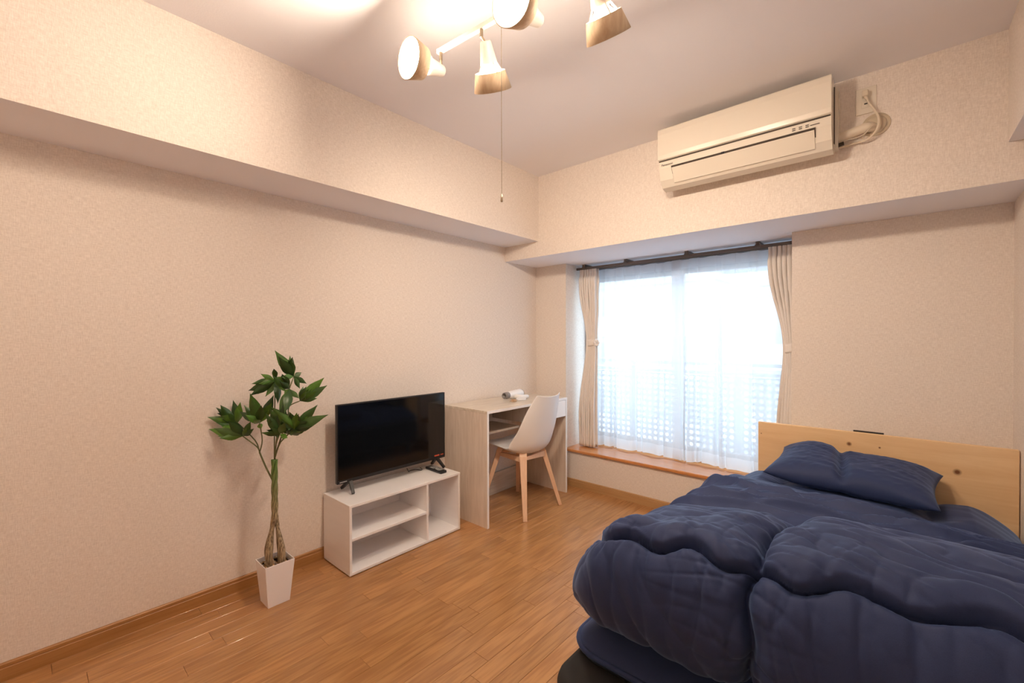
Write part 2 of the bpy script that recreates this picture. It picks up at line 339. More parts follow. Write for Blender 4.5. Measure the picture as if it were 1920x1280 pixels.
# ------------------------------------------------------------------ curtain rail, drapes and sheers
ZR = 1.80
cr_ = thing('curtain_rail', 'dark brown double curtain rail under the window soffit', 'curtain rail', (1.11, 3.17, ZR))
for yy in (3.15, 3.21): put('rail', rbox((X0+.01, yy-.009, ZR-.012), (X1-.01, yy+.009, ZR+.008), .003), RAIL, cr_)
for xx in (.40, .78, 1.25, 1.70): put('bracket', join(box((xx-.012, 3.135, ZR+.008), (xx+.012, 3.295, ZR+.03)), box((xx-.016, 3.135, ZR-.006), (xx+.016, 3.142, ZR+.012))), RAIL, cr_)
def drape(label, xo, wid, waist, wx, bot, bx, zt, tie, npl, ph, flower):
    t = thing('curtain', label, 'curtain', (xo, 3.15, ZS+.03), 'beige drapes tied back at the window')
    zb = ZS+.030
    def f(u, v):
        z = zt + (zb-zt)*v
        if z > tie: q = (zt-z)/(zt-tie); s_ = sm(q)**1.4; W = wid+(waist-wid)*s_; xc = xo+(wx-xo)*s_
        else: q = (tie-z)/(tie-zb); s_ = sm(min(1, q*1.5)); W = waist+(bot-waist)*s_; xc = wx+(bx-wx)*s_
        amp = .026 + .012*abs(W-waist)/(abs(wid-waist)+.001)
        y = 3.150 - amp*(2*abs(math.sin(PI*npl*u+ph))**.7-1) + .006*nz(u*9, z*4, ph)
        if zt - z < .06: y = 3.150 + (y-3.15)*.55
        x = xc + (u-.5)*W + .006*math.cos(2*PI*npl*u*2+ph)+.004*nz(u*7, z*6, 3)
        return (x, y, z)
    c_ = put('fabric', grid(npl*12+1, 60, f), DRAPE, t, smooth=True); md = c_.modifiers.new('s', 'SOLIDIFY'); md.thickness = .0025
    V, F = grid(33, 5, lambda u, v: (wx+(waist/2+.008)*math.cos(2*PI*u), 3.150+.034*math.sin(2*PI*u), tie-.028+.056*v + .006*math.cos(2*PI*u)))
    tb = put('tieback', (V, F), DRAPE, t, smooth=True); md = tb.modifiers.new('s', 'SOLIDIFY'); md.thickness = .003
    if flower:
        fc = Vector((wx+.055, 3.120, tie)); pet = []
        for k in range(6):
            a = 2*PI*k/6; c2 = fc + Vector((math.cos(a)*.017, 0, math.sin(a)*.017))
            pet.append(lathe(c2 + Vector((0, .008, 0)), (0, -1, 0), [(0, .004), (.004, .013), (.010, .012), (.013, .003)], 10, True))
        pet.append(lathe(fc + Vector((0, .004, 0)), (0, -1, 0), [(0, .004), (.008, .009), (.014, .003)], 10, True))
        put('fabric_flower', join(*pet), EDGE, tb, smooth=True)
    # pleat hooks at the head
    for k in range(npl): put('hook', loft([(xo-wid/2+(k+.5)*wid/npl, 3.15, zt-.01), (xo-wid/2+(k+.5)*wid/npl, 3.15, ZR-.01)], .002, 6), METAL, t)
    return t
drape('beige drape tied back at the left side of the window, with a white fabric flower', .445, .165, .085, .475, .150, .440, 1.785, 1.175, 7, .4, True)
drape('beige drape tied back at the right side of the window, half hidden by the wall', 1.828, .135, .055, 1.876, .085, 1.855, 1.785, 1.15, 5, 1.1, False)
def sheerc(label, xa, xb, seed, y0, npl):
    t = thing('sheer_curtain', label, 'curtain', ((xa+xb)/2, y0, ZS+.03)); zt = 1.782
    rr = random.Random(seed); fol = [(rr.uniform(.04, .97), rr.uniform(.014, .035), rr.uniform(.018, .048)) for _ in range(9)]
    def f(u, v, zlo=None):
        zb = ZS+.034 + .012*nz(u*5, seed, 2) ; z = zt+(zb-zt)*v
        y = y0 + .005*math.sin(2*PI*npl*u)*(1-.4*v) + .010*v*math.sin(2*PI*npl*.5*u+seed) 
        for (c, wd, am) in fol:
            cc = c + .03*(v-.5)*math.sin(c*30); y += am*(.15+.85*v)*math.exp(-((u-cc)/(wd*.45))**2)
        y += .007*nz(u*14, z*2.2, seed); x = xa+(xb-xa)*u + .012*nz(u*6, z*1.5, seed+5)*v
        pl_ = abs(((u*npl) % 1)-.5); y -= .010*math.exp(-(pl_/.06)**2)*max(0, 1-v*3.2)
        if z > zt-.012: z += .003*math.sin(2*PI*npl*u)
        return (x, y, z)
    put('voile', grid(150, 70, lambda u, v: f(u, v*.945)), SHEER, t, smooth=True)
    put('hem', grid(150, 6, lambda u, v: f(u, .945+.055*v)), HEM, t, smooth=True)
    put('heading', grid(150, 4, lambda u, v: tuple(Vector(f(u, v*.045))+Vector((0, -.0015, 0)))), HEM, t, smooth=True)
sheerc('white sheer curtain covering the left half of the window', .40, 1.19, 3, 3.215, 6)
sheerc('white sheer curtain covering the right half of the window', 1.12, 1.88, 8, 3.198, 6)

# ------------------------------------------------------------------ television stand
t = thing('television_stand', 'low white open television stand with three compartments', 'television stand', (.15, 1.47, 0))
a0, a1, ts = 1.099, 1.843, .014; zt = .364; xb, xf = .013, .299
put('bottom_panel', rbox((xb, a0, .004), (xf, a1, .004+ts), .001, 1), WHITEBOARD, t); put('top_panel', rbox((xb, a0-.001, zt-ts), (xf+.001, a1+.001, zt), .0012, 1), WHITEBOARD, t)
for yy in (a0, a1-ts): put('side_panel', rbox((xb, yy, .004+ts), (xf, yy+ts, zt-ts), .001, 1), WHITEBOARD, t)
put('divider', rbox((xb+.006, 1.583, .004+ts), (xf-.001, 1.597, zt-ts), .001, 1), WHITEBOARD, t)
put('shelf', rbox((xb+.006, a0+ts, .177), (xf-.001, 1.583, .191), .001, 1), WHITEBOARD, t)
put('back_panel', box((xb, a0+ts, .004+ts), (xb+.005, a1-ts, zt-ts)), WHITEBOARD, t)
for yy in (a0+.02, a1-.045):
    for xx in (.03, .255): put('foot_pad', box((xx, yy, 0), (xx+.025, yy+.025, .004)), EDGE, t)

# television
t = thing('television', 'black flat screen television standing on the white stand', 'television', (.13, 1.49, zt))
y0, y1, z0, z1 = 1.119, 1.861, .428, .857; xs = .125
put('housing', join(rbox((xs-.018, y0, z0), (xs, y1, z1), .003, 2), rbox((xs-.058, y0+.12, z0+.03), (xs-.016, y1-.12, z0+.27), .012, 2)), BLACK, t)
put('bezel', join(box((xs, y0, z0), (xs+.003, y0+.007, z1)), box((xs, y1-.007, z0), (xs+.003, y1, z1)), box((xs, y0+.007, z1-.007), (xs+.003, y1-.007, z1)), box((xs, y0+.007, z0), (xs+.004, y1-.007, z0+.017))), BLACK, t)
put('screen', box((xs, y0+.007, z0+.017), (xs+.0015, y1-.007, z1-.007)), SCREEN, t)
for yy, dy in ((1.20, -.010), (1.800, .022)):
    put('foot', join(loft([(xs-.01, yy, z0+.008), (xs+.045, yy+dy, zt+.010)], [.009, .007], 4, sq=True), loft([(xs-.01, yy, z0+.008), (xs-.085, yy+dy, zt+.010)], [.009, .007], 4, sq=True)), BLACK, t)
RED = mat('sticker_red', (.5, .08, .04), .5); WPR = mat('print_white', (.7, .7, .7), .5)
put('sticker', join(box((xs+.0016, y1-.085, z0+.018), (xs+.0022, y1-.045, z0+.027)), box((xs+.0016, y1-.036, z0+.019), (xs+.0022, y1-.012, z0+.026))), RED, t, label='small red and white sticker')
put('printed_mark', join(*[box((xs+.004, y0+.015+.007*k, z0+.006), (xs+.0044, y0+.020+.007*k, z0+.010)) for k in range(6)]), WPR, t)
put('cable', loft([crom([(xs-.05, 1.60, .40), (xs-.06, 1.62, .372), (xs-.085, 1.645, .3675), (xs-.075, 1.685, .3675), (xs-.04, 1.70, .3675), (xs-.055, 1.72, .3675), (xs-.09, 1.73, .3675)], k/30) for k in range(31)], .0022, 6), BLACK, t)
# remote
ra = Vector((.078, 1.764, zt)); rd = Vector((1, -.04, 0)).normalized(); rp = Vector((-rd.y, rd.x, 0))
t = thing('remote_control', 'black remote control lying on the television stand', 'remote control', ra + rd*.08)
def rbx(a, b, c0, c1, z0, z1):  # oriented box
    V = []; 
    for z in (z0, z1):
        for (p, q) in ((a, c0), (b, c0), (b, c1), (a, c1)): V.append(tuple(ra + rd*p + rp*q + Vector((0, 0, z))))
    return V, [(0,3,2,1),(4,5,6,7),(0,1,5,4),(1,2,6,5),(2,3,7,6),(3,0,4,7)]
o = put('case', rbx(0, .165, -.024, .024, .001, .017), BLACK, t); md = o.modifiers.new('b', 'BEVEL'); md.width = .004; md.segments = 3
put('number_buttons', join(*[rbx(.035+.012*i, .043+.012*i, -.017+.0125*j, -.008+.0125*j, .017, .0185) for i in range(4) for j in range(3)]), GREYB, t)
put('function_buttons', join(*[rbx(.115+.013*i, .125+.013*i, -.018+.014*j, -.007+.014*j, .017, .0190) for i in range(2) for j in range(3)]), GREYB, t)
put('direction_pad', lathe(ra + rd*.098 + Vector((0, 0, .017)), (0, 0, 1), [(0, .014), (.002, .013), (.0021, .006), (.001, .0055), (.001, 0.0002)], 20), GREYB, t)

# ------------------------------------------------------------------ desk
t = thing('desk', 'pale bleached wood desk with white edges beside the window', 'desk', (.21, 2.405, 0))
d0, d1, dx0, dx1, dh, tt = 1.960, 2.849, .013, .427, .750, .018
put('desktop', join(rbox((dx0, d0-.001, dh-tt), (dx1, d1+.001, dh), .0012, 1)), PALETOP, t)
put('top_edge', box((dx1, d0-.001, dh-tt), (dx1+.0015, d1+.001, dh-.001)), EDGE, t, label='white edge band')
for yy, nm in ((d0, 'side_panel'), (d1-.016, 'side_panel')):
    p = put(nm, box((dx0, yy, 0), (dx1-.002, yy+.016, dh-tt)), PALEWOOD, t); put('edge_band', box((dx1-.002, yy, 0), (dx1, yy+.016, dh-tt)), EDGE, p, label='white edge band')
put('shelf', rbox((dx0, d0+.016, .560), (.300, 2.42, .575), .001, 1), PALEWOOD, t)
put('divider', box((dx0, 2.420, .600), (dx1-.012, 2.434, dh-tt)), PALEWOOD, t)
put('back_rail', box((dx0, d0+.016, .52), (dx0+.012, d1-.016, dh-tt)), PALEWOOD, t); put('lower_back_panel', box((dx0, d0+.016, .0), (dx0+.012, d1-.016, .165)), PALETOP, t)
dr = put('drawer', join(box((.05, 2.440, .615), (dx1-.016, 2.450, .72)), box((.05, d1-.028, .615), (dx1-.016, d1-.018, .72)), box((.05, 2.450, .612), (dx1-.016, d1-.028, .617)), box((.05, 2.450, .617), (.06, d1-.028, .71))), PALEWOOD, t)
put('drawer_front', rbox((dx1-.016, 2.436, .604), (dx1-.001, d1-.018, dh-tt-.002), .001, 1), EDGE, dr, label='white drawer front')

# hair dryer
hb = Vector((.185, 2.50, .786)); hd = Vector((-.62, -.78, 0)).normalized()
hd = Vector((.04, -1.0, 0)).normalized()
t = thing('hair_dryer', 'white folding hair dryer with its cord bundled, lying on the desk', 'hair dryer', (.19, 2.52, dh))
put('barrel', lathe(hb + hd*-.085, hd, [(0, .012), (.002, .028), (.02, .036), (.07, .034), (.12, .030), (.165, .024)], 24), WPLASTIC, t, smooth=True)
put('nozzle', lathe(hb + hd*.078, hd, [(0, .0245), (.022, .026), (.045, .023), (.045, .018), (.02, .017), (.018, .001)], 20), mat('nozzle_grey', (.22, .2, .2), .4), t, smooth=True, label='grey nozzle')
put('intake_grille', lathe(hb + hd*-.087, hd, [(0, .001), (-.002, .024), (.003, .029)], 20), GREYB, t)
put('handle', loft([crom([tuple(hb + Vector((0, -.02, -.01))), tuple(hb + Vector((.05, -.015, -.012))), tuple(hb + Vector((.065, .03, -.016))), tuple(hb + Vector((.06, .085, -.018)))], k/8) for k in range(9)], [.015, .017, .018, .017, .016, .016, .016, .015, .012], 12), WPLASTIC, t, smooth=True)
pts = []
for k in range(90):
    a = k/90*2*PI*3.2; pts.append((.275+.022*math.cos(a)+.003*math.sin(3*a), 2.47+.048*math.sin(a), dh+.005+.012*k/90+.002*math.sin(a*1.7)))
put('cord', loft(pts, .0032, 6), WPLASTIC, t, smooth=True)
put('plug', join(rbox((.262, 2.375, dh), (.290, 2.403, dh+.018), .004), rbox((.268, 2.352, dh+.004), (.272, 2.376, dh+.010), .0005, 1), rbox((.282, 2.352, dh+.004), (.286, 2.376, dh+.010), .0005, 1)), mat('plug_tan', (.5, .33, .2), .5), t, label='tan plug')

# ------------------------------------------------------------------ chair
cx, cy = .330, 2.405
t = thing('chair', 'white moulded shell chair with beech legs tucked under the desk', 'chair', (cx, cy, 0))
prof = [(.215, .424, .180), (.18, .440, .205), (.06, .425, .218), (-.06, .408, .222), (-.135, .415, .222), (-.185, .465, .220), (-.212, .55, .212), (-.236, .65, .194), (-.256, .735, .170), (-.272, .800, .140), (-.277, .816, .128)]
def shell(u, v):
    d, z, hw = crom(prof, v); s_ = (u-.5)*2; bb = sm((v-.28)/.35)        # bb: 0 on the seat, 1 on the back
    lat = math.copysign(abs(s_)**.95, s_)*hw; e = abs(s_)**2.6
    rise = .050*(1-bb)*(.5+.5*sm(v/.25)); fwd = (.060*bb + .055*math.exp(-((v-.48)/.14)**2)) * (1-.55*sm((v-.7)/.3))
    dr = -.016*abs(s_)**2*sm((v-.8)/.2)
    return (cx - (d + fwd*e), cy + lat, z + rise*e + .03*e*math.exp(-((v-.45)/.12)**2) - dr)
o = put('seat_shell', grid(33, 45, shell), WPLASTIC, t, smooth=True); md = o.modifiers.new('s', 'SOLIDIFY'); md.thickness = .006; md.offset = 0; md2 = o.modifiers.new('b', 'SUBSURF'); md2.levels = md2.render_levels = 1
def pad(u, v):
    p = Vector(shell(.5+(u-.5)*.86, .03+.36*v)); k = (1-abs(2*u-1)**6)*(1-abs(2*v-1)**6); return (p.x, p.y, p.z+.005+.022*k)
put('seat_pad', grid(25, 25, pad), CUSH, t, smooth=True)
feet = [(.534-cx, -.2), (.534-cx, .2), (-.208, -.2), (-.208, .2)]
for (fx, fy) in feet:
    sx, sy = (1 if fx > 0 else -1), (1 if fy > 0 else -1)
    put('leg', loft([(cx+sx*.105, cy+sy*.105, .425), (cx+sx*.115, cy+sy*.115, .395), (cx+fx, cy+fy, 0)], [(.026, .017), (.025, .017), (.013, .011)], 4, sq=True), BEECH, t)
for (a, b) in (((-1, -1), (-1, 1)), ((1, -1), (1, 1)), ((-1, -1), (1, -1)), ((-1, 1), (1, 1))):
    put('cross_rail', loft([(cx+a[0]*.118, cy+a[1]*.118, .382), (cx+b[0]*.118, cy+b[1]*.118, .382)], (.010, .020), 4, sq=True), BEECH, t)
put('mounting_plate', box((cx-.07, cy-.07, .398), (cx+.07, cy+.07, .410)), BLACK, t)

# ------------------------------------------------------------------ air conditioner
ax0, ax1 = 1.357, 2.153
t = thing('air_conditioner', 'cream wall mounted air conditioner above the window', 'air conditioner', ((ax0+ax1)/2, YF, 2.05))
bodyp = [(YF, 2.385), (2.455, 2.392), (2.405, 2.380), (2.392, 2.36), (2.396, 2.205), (2.402, 2.165), (2.425, 2.105), (2.452, 2.070), (2.50, 2.060), (2.555, 2.10), (YF, 2.125)]
put('body', prism([(y+.006 if 0 < i < 5 else y, z) for i, (y, z) in enumerate(bodyp)], ax0+.004, ax1-.002, 'x'), ACW, t)
pp = [(2.400, 2.387), (2.393, 2.380), (2.388, 2.35), (2.388, 2.235), (2.392, 2.214), (2.400, 2.209), (2.402, 2.30)]
o = put('front_panel', prism(pp, ax0, ax1, 'x'), ACW, t, smooth=False); md = o.modifiers.new('b', 'BEVEL'); md.width = .003; md.segments = 3
put('panel_gap', box((ax0+.006, 2.3985, 2.203), (ax1-.004, 2.405, 2.2085)), DARKGAP, t)
fl0 = Vector((0, 2.4005, 2.158)); fl1 = Vector((0, 2.4455, 2.075)); nrm = Vector((0, -.88, -.47)).normalized()
def quadbox(x0, x1, a, b, n0, n1):
    V = []
    for n_ in (n0, n1):
        for (x, p) in ((x0, a), (x1, a), (x1, b), (x0, b)): V.append((x, (p + nrm*n_).y, (p + nrm*n_).z))
    return V, [(0,3,2,1),(4,5,6,7),(0,1,5,4),(1,2,6,5),(2,3,7,6),(3,0,4,7)]
put('outlet_slot', quadbox(ax0+.075, ax1-.060, Vector((0, 2.398, 2.168)), Vector((0, 2.438, 2.094)), -.004, .003), DARKGAP, t)
o = put('louvre', quadbox(ax0+.078, ax1-.064, Vector((0, 2.4025, 2.160)), Vector((0, 2.442, 2.086)), .001, .009), ACW, t); md = o.modifiers.new('b', 'BEVEL'); md.width = .002; md.segments = 2
put('slot_clip', quadbox(ax0+.335, ax0+.352, Vector((0, 2.398, 2.170)), Vector((0, 2.402, 2.161)), .002, .006), BLACK, t)
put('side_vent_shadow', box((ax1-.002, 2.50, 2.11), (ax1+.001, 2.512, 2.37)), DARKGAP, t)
put('mounting_frame', box((ax1-.004, 2.53, 2.10), (ax1+.012, YF-.001, 2.375)), ACW, t)
DTXT = mat('dark_print', (.06, .05, .05), .6)
tv = Vector((0, .23, -.97))
text('Panasonic', .0165, (ax0+.020, 2.3985, 2.1765), (1, 0, 0), (0, -.15, .99), DTXT, t)
ind = []
for k in range(3):
    for dz in (0, .008): ind.append(box((ax1-.150+.026*k, 2.3975, 2.178+dz), (ax1-.137+.026*k, 2.3995, 2.181+dz)))
ind.append(box((ax1-.080, 2.3975, 2.181), (ax1-.045, 2.3995, 2.1835)))
put('indicator_marks', join(*ind), DTXT, t)
pc = [(ax1-.01, 2.56, 2.145), (2.18, 2.556, 2.152), (2.23, 2.556, 2.162), (2.268, 2.562, 2.170), (2.288, YF-.002, 2.175)]
put('pipe', loft([crom(pc, k/16) for k in range(17)], .021, 14), CORD, t, smooth=True, label='cream wrapped refrigerant pipe')
o = put('drain_stub', loft([(ax1-.02, 2.55, 2.11), (2.185, 2.55, 2.118)], .009, 10), DARKGAP, t)
cc = [(2.262, 2.572, 2.325), (2.273, 2.562, 2.28), (2.292, 2.558, 2.24), (2.307, 2.556, 2.20), (2.303, 2.556, 2.15), (2.27, 2.562, 2.116), (2.22, 2.578, 2.116), (2.16, 2.585, 2.114), (2.097, 2.588, 2.117)]
put('power_cord', loft([crom(cc, k/40) for k in range(41)], .0042, 8), CORD, t, smooth=True)
put('plug', join(rbox((2.248, 2.558, 2.315), (2.272, 2.588, 2.343), .005), loft([(2.262, 2.572, 2.318), (2.266, 2.568, 2.30)], [.008, .005], 8)), CORD, t)
put('thin_wire', loft([crom([(2.19, 2.55, 2.13), (2.25, 2.54, 2.13), (2.285, 2.55, 2.165), (2.25, 2.57, 2.13), (2.275, 2.58, 2.12), (2.28, 2.58, 2.14)], k/24) for k in range(25)], .0015, 6), CORD, t)
t2 = put('wall_pipe_cover', lathe((2.298, YF, 2.185), (0, -1, 0), [(0, .052), (.004, .051), (.006, .046), (.006, .001)], 28), PUTTY, org=(2.298, YF, 2.185), label='round pipe cover with grey putty on the beam, right of the air conditioner', cat='pipe cover')
pu = [( .001, .040), (.012, .036), (.014, .02), (.012, .001)]
put('putty', lathe((2.298, YF-.004, 2.183), (0, -1, 0), pu, 16), PUTTY, t2, smooth=True)
t = thing('wall_outlet', 'cream electrical outlet plate on the beam, right of the air conditioner', 'outlet', (2.262, YF, 2.30))
put('plate', rbox((2.224, YF-.007, 2.245), (2.300, YF-.0005, 2.366), .003), ACW, t)
put('socket', rbox((2.247, YF-.0095, 2.272), (2.277, YF-.0065, 2.343), .001, 1), ACW, t)
put('socket_slot', box((2.256, YF-.0105, 2.287), (2.268, YF-.0094, 2.292)), BLACK, t)

# ------------------------------------------------------------------ ceiling spotlight
t = thing('ceiling_spotlight', 'ceiling spotlight bar with four lit wooden ring shades and a pull chain', 'ceiling light', (1.42, 1.068, H))
zb = 2.285
put('ceiling_mount', lathe((1.42, 1.068, H), (0, 0, -1), [(0, .055), (.03, .055), (.040, .045), (.042, .001)], 32), LAMPW, t, smooth=False)
put('stem', loft([(1.42, 1.068, H-.04), (1.42, 1.068, zb)], .008, 12), LAMPW, t)
put('bar', loft([(1.085, 1.044, zb), (1.745, 1.092, zb)], (.0075, .0075), 4, sq=True), LAMPW, t)
def spot(hx, hy, neck, d):
    neck = Vector(neck); d = Vector(d).normalized(); s_ = []
    sh = put('shade', lathe(neck + d*.0, d, [(.088, .054), (.146, .069), (.1462, .0655), (.088, .050), (.088, .054)], 40), ASH, t, smooth=False)
    for p in sh.data.polygons: p.use_smooth = len(p.vertices) == 4
    put('holder', lathe(neck, d, [(-.004, .001), (-.004, .016), (.0, .019), (.060, .030), (.066, .031), (.066, .026)], 24), LAMPW, sh, smooth=True)
    a, b, _ = frame(d)
    for k in range(4):
        q = PI/4 + PI/2*k; r = a*math.cos(q) + b*math.sin(q)
        put('spoke', loft([tuple(neck + d*.060 + r*.029), tuple(neck + d*.094 + r*.049)], .0028, 6), LAMPW, sh)
    put('bulb', lathe(neck, d, [(.122, .0585), (.130, .0575), (.137, .046), (.142, .025), (.143, .0005)], 28), BULBM, sh, smooth=True)
    put('bulb_reflector', lathe(neck, d, [(.058, .020), (.072, .023), (.096, .043), (.122, .0585)], 28), BULBACK, sh, smooth=True)
    hp = Vector((hx, hy, zb))
    put('hanger', join(loft([tuple(hp), tuple(hp + Vector((0, 0, -.035)))], .006, 10), loft([tuple(hp + Vector((0, 0, -.030))), tuple(neck + d*.004)], .0045, 8)), METAL, sh)
spot(1.10, 1.045, (1.100, 1.052, 2.212), (-.06, -1, -.11))
spot(1.52, 1.076, (1.536, 1.080, 2.204), (.07, -1, -.17))
spot(1.30, 1.060, (1.312, 1.068, 2.233), (-.29, .545, -.79))
spot(1.68, 1.088, (1.718, 1.110, 2.249), (-.06, .628, -.74))
chx, chy = 1.408, 1.045; beads = []
for k in range(118):
    z = 2.27 - k*.005; beads.append(lathe((chx, chy, z), (0, 0, -1), [(0, .0004), (.001, .0014), (.0025, .0014), (.0035, .0004)], 6))
put('pull_chain', join(loft([(chx, chy, 2.285), (chx, chy, 1.68)], .0005, 4), *beads), METAL, t, kind='stuff')
put('chain_pull', lathe((chx, chy, 1.685), (0, 0, -1), [(0, .001), (.001, .003), (.022, .0042), (.026, .0035), (.0262, .0005)], 12), METAL, t, smooth=True)

# ------------------------------------------------------------------ potted plant
pcx, pcy = .219, .774
t = thing('potted_plant', 'artificial money tree with braided trunk in a tall white square pot', 'plant', (pcx, pcy, 0))
def ring(h, z, n=1): return [(pcx-h, pcy-h, z), (pcx+h, pcy-h, z), (pcx+h, pcy+h, z), (pcx-h, pcy+h, z)]
V = ring(.047, 0) + ring(.0635, .194) + ring(.0600, .194) + ring(.0585, .165)
F = [(3,2,1,0)] + [(4*k+i, 4*k+(i+1) % 4, 4*k+4+(i+1) % 4, 4*k+4+i) for k in range(3) for i in range(4)]
o = put('pot', (V, F), POT, t); md = o.modifiers.new('b', 'BEVEL'); md.width = .0025; md.segments = 2
put('soil', (ring(.0585, .168), [(0, 1, 2, 3)]), mat('soil', (.06, .035, .02), .9), t)
PB = [mat('pebble_%d' % i, c, .6) for i, c in enumerate(((.62, .48, .30), (.30, .17, .08), (.75, .66, .52), (.45, .27, .12)))]
for g in range(4):
    ps = []
    for k in range(34):
        px, py = pcx+rnd.uniform(-.053, .053), pcy+rnd.uniform(-.053, .053); r = rnd.uniform(.004, .008)
        pv, pf = lathe((px, py, .167+rnd.uniform(0, .006)), (rnd.uniform(-.4, .4), rnd.uniform(-.4, .4), 1), [(0, r*.3), (r*.3, r), (r*.8, r*.9), (r*1.1, r*.2)], 7, True); ps.append((pv, pf))
    put('pebbles', join(*ps), PB[g], t, kind='stuff', smooth=True)
for k in range(4):
    ph = 2*PI*k/4 + .5; pts = []; rad = []
    for q in range(41):
        v = q/40; z = .165+(.655-.165)*v
        hr = .030*(1-sm((z-.20)/.20))+.0085; hr -= .006*(1-sm((z-.16)/.07))
        tw = max(0, (z-.34))*22; pts.append((pcx+hr*math.cos(ph+tw), pcy+hr*math.sin(ph+tw), z))
        rad.append((.0075+.0095*math.exp(-((z-.235)/.075)**2))*(1-.25*v))
    put('trunk', loft(pts, rad, 12), TRUNK, t, smooth=True)
LV = [
((0.125, 0.673, 0.766), [(0.001, 0.569, 0.798), (0.026, 0.611, 0.815), (0.173, 0.691, 0.838), (0.156, 0.702, 0.794)]),
((0.05, 0.674, 0.817), [(0.02, 0.664, 0.924), (0.02, 0.56, 0.857), (0.02, 0.594, 0.897), (0.037, 0.628, 0.834), (0.105, 0.67, 0.922), (0.015, 0.621, 0.835)]),
((0.193, 0.721, 0.828), [(0.207, 0.678, 0.97), (0.143, 0.672, 0.913), (0.109, 0.665, 0.878), (0.256, 0.751, 0.923), (0.223, 0.771, 0.954), (0.19, 0.729, 0.799), (0.222, 0.691, 0.927)]),
((0.182, 0.793, 1.015), [(0.081, 0.71, 0.969), (0.153, 0.739, 1.05), (0.126, 0.733, 1.011), (0.142, 0.731, 0.955), (0.185, 0.82, 1.034), (0.228, 0.826, 0.962)]),
((0.278, 0.839, 1.038), [(0.245, 0.769, 1.161), (0.216, 0.789, 1.123), (0.279, 0.874, 1.056), (0.26, 0.8, 1.084), (0.325, 0.847, 0.984), (0.334, 0.874, 1.006)]),
((0.269, 0.869, 0.92), [(0.316, 0.965, 1.027), (0.324, 0.976, 0.989), (0.315, 0.931, 0.93), (0.244, 0.896, 0.986)]),
((0.313, 0.827, 0.8), [(0.361, 0.912, 0.907), (0.44, 0.926, 0.868), (0.333, 0.797, 0.886), (0.347, 0.876, 0.805), (0.223, 0.755, 0.904)]),
((0.283, 0.774, 0.781), [(0.252, 0.73, 0.846), (0.277, 0.736, 0.904), (0.307, 0.785, 0.924), (0.269, 0.757, 0.777), (0.332, 0.789, 0.769)]),
((0.261, 0.821, 0.77), [(0.355, 0.88, 0.814), (0.237, 0.795, 0.811), (0.245, 0.851, 0.853)]),
((0.284, 0.817, 0.983), [(0.273, 0.816, 0.885), (0.274, 0.782, 1.033), (0.338, 0.837, 0.942), (0.27, 0.799, 0.952)]),
]
def leaf(b, tp, side, wd, fold=.25, droop=.08):
    b, tp = Vector(b), Vector(tp); ax = tp-b; L = ax.length; a = ax.normalized(); s = (Vector(side) - a*Vector(side).dot(a)).normalized(); n = a.cross(s)
    prof_ = [(0, .03), (.12, .30), (.28, .76), (.42, 1), (.56, .97), (.72, .66), (.87, .27), (1, .01)]; V = []; F = []
    for (q, wq) in prof_:
        c = b + ax*q + n*(droop*L*math.sin(PI*q)); hw = wd*wq*.5
        V += [tuple(c - s*hw + n*hw*fold*1.4), tuple(c - s*hw*.5 + n*hw*fold*.9), tuple(c), tuple(c + s*hw*.5 + n*hw*fold*.9), tuple(c + s*hw + n*hw*fold*1.4)]
    for i in range(len(prof_)-1):
        for j in range(4): F.append((5*i+j, 5*i+j+1, 5*i+6+j, 5*i+5+j))
    return V, F
node1, split, top = Vector((.215, .770, .552)), Vector((.161, .731, .686)), Vector((pcx, pcy, .655))
stempts = [(split, 0), (split, 1), (split, 2), (top, 3), (top, 4), (Vector((.262, .82, .86)), 5), (top, 6), (top, 7), (top, 8), (top, 9)]
for base, ix in stempts:
    bt = Vector(LV[ix][0]); mid = (base+bt)/2 + Vector((0, 0, -.012 if ix < 3 else .01)) + (Vector((pcx, pcy, 0)) - Vector((bt.x, bt.y, 0)))*.18
    put('stem', loft([tuple(crom([tuple(base), tuple(mid), tuple(bt)], k/8)) for k in range(9)], [.0028]*8+[.0022], 6), STEM, t, smooth=True)
put('branch', loft([tuple(crom([tuple(node1), (.188, .748, .62), tuple(split)], k/8)) for k in range(9)], .0038, 8), STEM, t, smooth=True)
put('branch', loft([tuple(top), (.240, .797, .76), (.262, .82, .86)], .0032, 8), STEM, t, smooth=True)
for ci, (b, tips) in enumerate(LV):
    for k, tp in enumerate(tips):
        B = Vector(b); T = Vector(tp); L = (T-B).length
        view = (Vector((2.38, 0, 1.21)) - B).normalized(); ax = (T-B).normalized(); side = ax.cross(view)
        side = (side + view*rnd.uniform(-.4, .4)).normalized(); vf = leaf(b, tp, side, max(.024, min(.046, L*.31)), rnd.uniform(.1, .4), rnd.uniform(-.12, .12))
        put('leaf', ([(max(q[0], .004), q[1], q[2]) for q in vf[0]], vf[1]), LEAF, t, smooth=True)
    for k in range(8):       # leaflets that fill the cluster between the others
        B = Vector(b); p, q = rnd.sample(tips, 2); T = Vector(p).lerp(Vector(q), rnd.uniform(.25, .75)); dv = T-B
        if dv.length < .03: dv = Vector((.02, -.02, .05))
        T = B + dv.normalized()*rnd.uniform(.06, .095) + Vector((rnd.uniform(0, .05), rnd.uniform(-.05, .01), rnd.uniform(-.03, .03)))
        ax = (T-B).normalized(); view = (Vector((2.38, 0, 1.21)) - B).normalized(); side = (ax.cross(view) + view*rnd.uniform(-.6, .6)).normalized()
        vf = leaf(b, tuple(T), side, (T-B).length*.32, rnd.uniform(.1, .4), rnd.uniform(-.15, .15))
        put('leaf', ([(max(q_[0], .004), q_[1], q_[2]) for q_ in vf[0]], vf[1]), LEAF, t, smooth=True)

